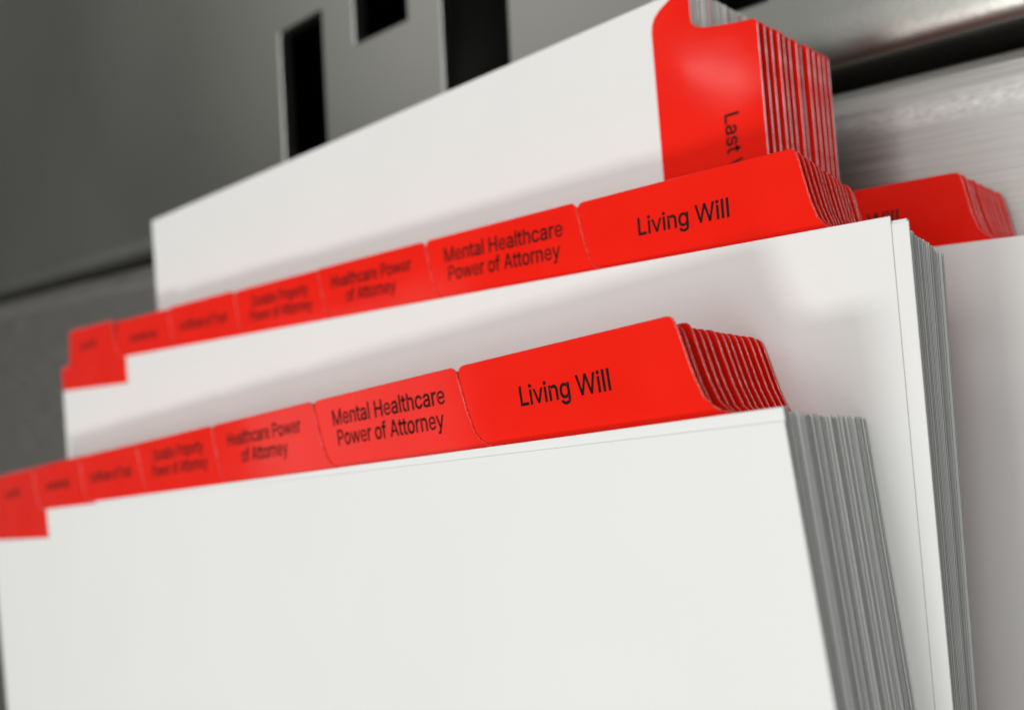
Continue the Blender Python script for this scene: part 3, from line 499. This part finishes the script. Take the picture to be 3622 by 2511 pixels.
    'r': (0.259, [[129,-15],[38,-15],[38,394],[127,394],[127,336],[106,336],[111,347],[126,365],[144,380],[165,391],[188,398],[212,400],[218,400],[224,400],[230,399],[236,399],[240,399],[258,398],[258,304],[238,308],[234,309],[228,309],[221,310],[214,311],[207,311],[192,310],[178,306],[166,301],[155,294],[146,286],[139,276],[133,264],[130,251],[129,236]], [[10,12,11],[10,13,12],[10,14,13],[10,15,14],[10,16,15],[10,17,16],[10,18,17],[9,18,10],[1,5,2],[5,3,2],[5,6,3],[6,7,3],[7,4,3],[8,18,9],[7,18,8],[4,18,7],[1,4,5],[1,31,4],[31,30,4],[30,29,4],[29,28,4],[28,27,4],[27,26,4],[26,25,4],[25,24,4],[24,23,4],[23,22,4],[22,21,4],[21,20,4],[20,19,4],[19,18,4],[1,32,31],[1,33,32],[1,0,33]]),
    's': (0.365, [[266,-7],[240,-16],[212,-21],[182,-23],[155,-22],[130,-18],[107,-11],[86,-1],[67,12],[50,28],[37,47],[27,68],[17,106],[104,124],[114,94],[122,82],[133,73],[146,66],[162,62],[181,60],[203,62],[221,67],[236,75],[246,84],[251,93],[253,103],[252,111],[249,118],[244,125],[235,131],[224,136],[208,140],[145,156],[112,166],[84,180],[61,198],[45,219],[35,245],[32,274],[34,298],[41,320],[53,340],[68,358],[87,373],[109,384],[133,393],[159,398],[187,399],[214,398],[238,394],[260,386],[279,376],[296,364],[311,349],[322,332],[332,314],[344,279],[259,260],[249,284],[242,295],[233,304],[222,311],[207,316],[187,317],[169,316],[153,312],[140,305],[130,296],[125,287],[124,277],[125,268],[128,261],[134,255],[143,249],[157,243],[176,237],[233,224],[267,214],[295,200],[317,182],[333,160],[343,135],[346,107],[344,82],[337,59],[325,38],[309,20],[289,5]], [[46,48,47],[46,49,48],[45,49,46],[45,50,49],[44,50,45],[44,51,50],[43,51,44],[43,52,51],[42,52,43],[42,53,52],[41,53,42],[41,54,53],[40,54,41],[40,63,54],[63,55,54],[39,64,40],[64,63,40],[62,55,63],[39,65,64],[61,55,62],[61,56,55],[39,66,65],[60,56,61],[39,67,66],[59,56,60],[38,67,39],[38,68,67],[58,56,59],[38,69,68],[57,56,58],[38,70,69],[37,70,38],[37,71,70],[37,72,71],[37,73,72],[37,74,73],[36,74,37],[36,75,74],[36,76,75],[36,77,76],[35,77,36],[35,78,77],[35,79,78],[34,79,35],[34,80,79],[33,80,34],[32,80,33],[32,81,80],[31,81,32],[30,81,31],[29,81,30],[29,82,81],[28,82,29],[27,82,28],[12,14,13],[26,82,27],[25,82,26],[25,83,82],[11,14,12],[24,83,25],[11,15,14],[23,83,24],[22,83,23],[22,84,83],[11,16,15],[21,84,22],[11,17,16],[10,17,11],[20,84,21],[10,18,17],[19,84,20],[10,19,18],[10,84,19],[10,85,84],[9,85,10],[9,86,85],[8,86,9],[8,87,86],[7,87,8],[7,0,87],[6,0,7],[6,1,0],[5,1,6],[5,2,1],[4,2,5],[4,3,2]]),
    't': (0.227, [[-9,394],[219,394],[219,312],[-9,312],[50,92],[50,486],[141,486],[141,98],[142,85],[144,76],[147,71],[151,68],[159,66],[171,65],[174,65],[178,65],[183,66],[189,67],[194,68],[213,71],[231,-9],[210,-15],[202,-16],[194,-18],[185,-18],[177,-19],[168,-19],[135,-16],[106,-6],[82,10],[64,33],[53,61]], [[4,6,5],[4,7,6],[3,1,0],[3,2,1],[4,8,7],[31,8,4],[31,9,8],[31,10,9],[31,11,10],[18,20,19],[31,12,11],[17,20,18],[16,20,17],[15,20,16],[31,13,12],[14,20,15],[13,20,14],[31,20,13],[30,20,31],[29,20,30],[28,20,29],[27,20,28],[27,21,20],[27,22,21],[26,22,27],[26,23,22],[26,24,23],[26,25,24]]),
    'u': (0.41, [[266,5],[240,-9],[212,-17],[182,-20],[156,-18],[131,-12],[108,-2],[87,12],[70,30],[56,52],[46,78],[40,107],[38,139],[38,394],[129,394],[129,145],[131,120],[138,100],[148,85],[162,74],[179,68],[200,65],[215,66],[229,70],[242,75],[253,83],[262,92],[270,104],[276,118],[280,134],[281,153],[281,394],[372,394],[372,-15],[283,-15],[283,107],[330,107],[307,53],[289,25]], [[12,14,13],[12,15,14],[30,32,31],[30,36,32],[36,33,32],[29,36,30],[12,16,15],[11,16,12],[28,36,29],[11,17,16],[27,35,28],[35,36,28],[27,34,35],[37,33,36],[10,17,11],[26,34,27],[10,18,17],[25,34,26],[10,19,18],[24,34,25],[9,19,10],[23,34,24],[9,20,19],[22,34,23],[9,21,20],[21,0,22],[0,34,22],[9,0,21],[38,33,37],[8,0,9],[7,0,8],[0,33,38],[6,0,7],[6,1,0],[34,33,0],[5,1,6],[5,2,1],[4,2,5],[4,3,2]]),
    'v': (0.389, [[154,-8],[236,-8],[88,387],[2,387],[154,-8],[236,-8],[387,387],[301,387]], [[0,1,2],[0,2,3],[4,5,6],[4,6,7]]),
    'w': (0.567, [[122,-8],[200,-8],[82,387],[2,387],[122,-8],[200,-8],[323,387],[244,387],[367,-8],[445,-8],[323,387],[244,387],[367,-8],[445,-8],[565,387],[485,387]], [[0,1,2],[0,2,3],[4,5,6],[4,6,7],[8,9,10],[8,10,11],[12,13,14],[12,14,15]]),
    'y': (0.389, [[156,-6],[232,-6],[88,387],[2,387],[98,-112],[182,-112],[387,387],[301,387],[50,-155],[172,-155],[182,-84],[50,-84]], [[0,1,2],[0,2,3],[4,5,6],[4,6,7],[8,9,10],[8,10,11]]),
    ' ': (0.188, [], []),
}


def line_mesh(body):
    verts, faces, x = [], [], 0.0
    for ch in body:
        adv, vs_, fs_ = GLYPHS[ch]
        o0 = len(verts)
        verts += [((x + vx / 1000) * IN, vy / 1000 * IN, 0.0) for vx, vy in vs_]
        faces += [tuple(o0 + q for q in f) for f in fs_]
        x += adv
    me = bpy.data.meshes.new("lettering_line")
    me.from_pydata(verts, [], faces)
    return me


def text_mesh(k, shift=0.0):
    lines, frac = TEXTS[k]
    bm = bmesh.new()
    cx = M0 + (k + frac) * S + shift
    for li, body in enumerate(lines):
        me = line_mesh(body)
        xs = [v.co.x for v in me.vertices]
        a, b = min(xs), max(xs)
        w = WIDTHS[body] * IN
        base = 0.188 if len(lines) == 1 else (0.279, 0.143)[li]
        cap = 0.512 * IN
        for v in me.vertices:
            v.co.x = (v.co.x - a) / (b - a) * w + cx * IN - w / 2
            v.co.y = v.co.y * (0.100 * IN / cap) + base * IN
            v.co.z = 0.0
        bm.from_mesh(me)
        bpy.data.meshes.remove(me)
    return mesh_from_bm("lettering", bm, INK)


TEXT_ME = [text_mesh(k) for k in range(7)]
TEXT_D = text_mesh(0, 1.185 - (M0 + 0.40 * S))
for me in TEXT_ME + [TEXT_D]:                       # lettering faces up
    if sum(p.normal.z for p in me.polygons) < 0:
        me.flip_normals()


def divider(pose, k, label, group, lettered=False, cut=False, text=None):
    """One divider sheet: Empty > page, tab > lettering. pose = (x, y, z, rot)."""
    e = link("divider_sheet", None)
    e.location = P(pose[0], pose[1], pose[2])
    e.rotation_euler = (0, 0, pose[3])
    tag(e, label, "divider sheet", group)
    link("page", PAGE_ME, e)
    t = link("tab", TAB_CUT if cut else TAB_ME[k], e)
    if lettered:
        l = link("lettering", text or TEXT_ME[k], t)
        l.location = (0, 0, (TT / 2 + 0.0004) * IN)
    return e


NAMES = ["Last Will", "Amendments", "Certificate of Trust", "Durable Property Power of Attorney", "Healthcare Power of Attorney",
         "Mental Healthcare Power of Attorney", "Living Will"]


def local(stack, dx, dy):
    c, s = math.cos(stack['rot']), math.sin(stack['rot'])
    return stack['x'] + dx * c - dy * s, stack['y'] + dx * s + dy * c


def build_stack(st, nsets=13):
    total = nsets * 7
    rnd = random.Random(st['seed'])
    z = st['z']
    i = 0
    rest_z = []
    for a in range(nsets):
        jx, jy = rnd.gauss(0, st['jog']), rnd.gauss(0, st['jog'] * 0.7)
        if a == 0:
            jx = jy = 0
        for k in range(7):
            f = i / total
            dx = st['shx'] * f + jx + rnd.gauss(0, 0.0022) + (rnd.uniform(0.004, 0.012) if rnd.random() < 0.14 else 0) * (k != st['edge_tab'])
            dy = st['shy'] * f + jy + rnd.gauss(0, 0.004)
            rot = st['rot'] + rnd.gauss(0, 0.0003) + st.get('fan', 0) * f
            dy -= st.get('fan', 0) * f * 11.0
            fix = st['fix'].get(i)
            if fix:
                dx, dy, rot = fix[0], fix[1], st['rot'] + fix[2]
            x, y = local(st, dx, dy)
            pose = (x, y, z, rot)
            top = a == 0
            if top:
                lab, grp = st['label_top'](k), st['group_top']
            elif k == st['edge_tab']:
                lab, grp = st['label_tab'], st['group_tab']
            else:
                lab, grp = st['label_edge'], st['group_edge']
            if st.get('sparse') and not top and k != st['edge_tab']:
                rest_z.append((dx, dy, z))
            else:
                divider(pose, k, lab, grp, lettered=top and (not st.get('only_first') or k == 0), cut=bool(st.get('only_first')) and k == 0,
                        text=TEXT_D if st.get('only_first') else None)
            z -= 0.0088 if i == 0 else st['pitch_top'] if top else st['pitch']
            i += 1
    if rest_z:
        bm = bmesh.new()
        for dx, dy, zz in rest_z:
            box_page(bm, PT, dx, dy, zz - st['z'])
        o = link("stacked_sheets", mesh_from_bm("stacked_sheets", bm, PAPER))
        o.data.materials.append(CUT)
        o.location = P(st['x'], st['y'], st['z'])
        o.rotation_euler = (0, 0, st['rot'])
        o['kind'] = 'stuff'
        tag(o, "plain white sheets filling the lowest stack beneath the others", "sheets")


TABS = ["red first tab", "one short blurred word on the second red tab",
        "one blurred line on the third red tab"] + ["red tab reading " + n for n in NAMES[3:]]

A = dict(fan=-0.010, x=0.0, y=0.0, z=0.0, rot=0.0, seed=3, shx=-0.04, shy=-0.10, jog=0.0022, pitch=0.00995, pitch_top=0.0125, edge_tab=6,
         fix={0: (0.012, -0.036, 0.0002), **{k: (0.012 if k == 1 else 0.0, -0.035, 0.0052) for k in range(1, 7)}},
         group_top=None,
         label_tab="divider in the uppermost stack showing only the glossy edge of its red tab",
         group_tab="red tab edges of the uppermost stack",
         label_edge="white sheet inside the uppermost stack showing only a thin grey edge", group_edge="sheet edges of the uppermost stack")
A['label_top'] = lambda k: ("white front divider of the uppermost stack, its open page filling the lower picture" if k == 0 else
                            "divider of the uppermost stack with %s" % TABS[k])
B = dict(fan=-0.014, x=0.2904, y=1.7877, z=-0.930, rot=-0.0901, seed=11, shx=-0.06, shy=-0.12, jog=0.0022, pitch=0.0098, pitch_top=0.0125, edge_tab=6,
         fix={0: (-0.01, 0.015, 0.0), 1: (0.066, -0.02, 0.0), 2: (0.055, -0.006, 0.0), 3: (0.058, -0.012, 0.0)},
         group_top=None,
         label_tab="divider in the middle stack showing only the glossy edge of its red tab",
         group_tab="red tab edges of the middle stack",
         label_edge="white sheet inside the middle stack showing only a thin grey edge", group_edge="sheet edges of the middle stack")
B['label_top'] = lambda k: ("white front divider of the middle stack, shaded by the tabs lying on it" if k == 0 else
                            "divider of the middle stack with %s" % TABS[k])
D = dict(x=9.9337, y=2.8513, z=-1.852, rot=-math.pi / 2 - 0.0896, seed=23, shx=0.095, shy=0.1025, jog=0.0022, pitch=0.0098, pitch_top=0.0120,
         edge_tab=0, only_first=True, fix={0: (0, 0, 0)}, group_top="upper sheets of the turned stack",
         label_tab="divider in the stack turned sideways showing only a glossy red tab edge",
         group_tab="red tab edges of the turned stack",
         label_edge="white sheet in the sideways stack showing only a pale edge above its tab", group_edge="sheet edges of the turned stack")
D['label_top'] = lambda k: ("white front divider turned sideways, its red tab at right beginning Last" if k == 0 else
                            "white sheet in the sideways stack showing only a pale edge above its tab")
C = dict(x=0.557, y=2.0803, z=-2.772, rot=-0.1165, seed=31, shx=0.044, shy=-0.0675, jog=0.0022, pitch=0.0098, pitch_top=0.0120, edge_tab=6,
         sparse=True, fix={0: (0, 0, 0), 6: (0, 0, 0)}, group_top=None,
         label_tab="divider in the lowest stack showing only the glossy edge of its red tab",
         group_tab="red tab edges of the lowest stack", label_edge="", group_edge="")
C['label_top'] = lambda k: ("white front page of the lowest stack, showing at the right border" if k == 0 else
                            "divider of the lowest stack, its red tab half hidden by the middle stack" if k == 6 else
                            "divider of the lowest stack with its tab hidden under the other stacks")
for st in (C, D, B, A):
    if st is D:
        D['group_top'] = D['group_edge']
    if st is C:
        C['group_top'] = "hidden tab dividers of the lowest stack"
    build_stack(st)
for o in bpy.data.objects:                       # one-of-a-kind sheets carry no group
    if o.get('label', '').startswith(("white front", "divider of the lowest stack, its")) and 'group' in o:
        del o['group']
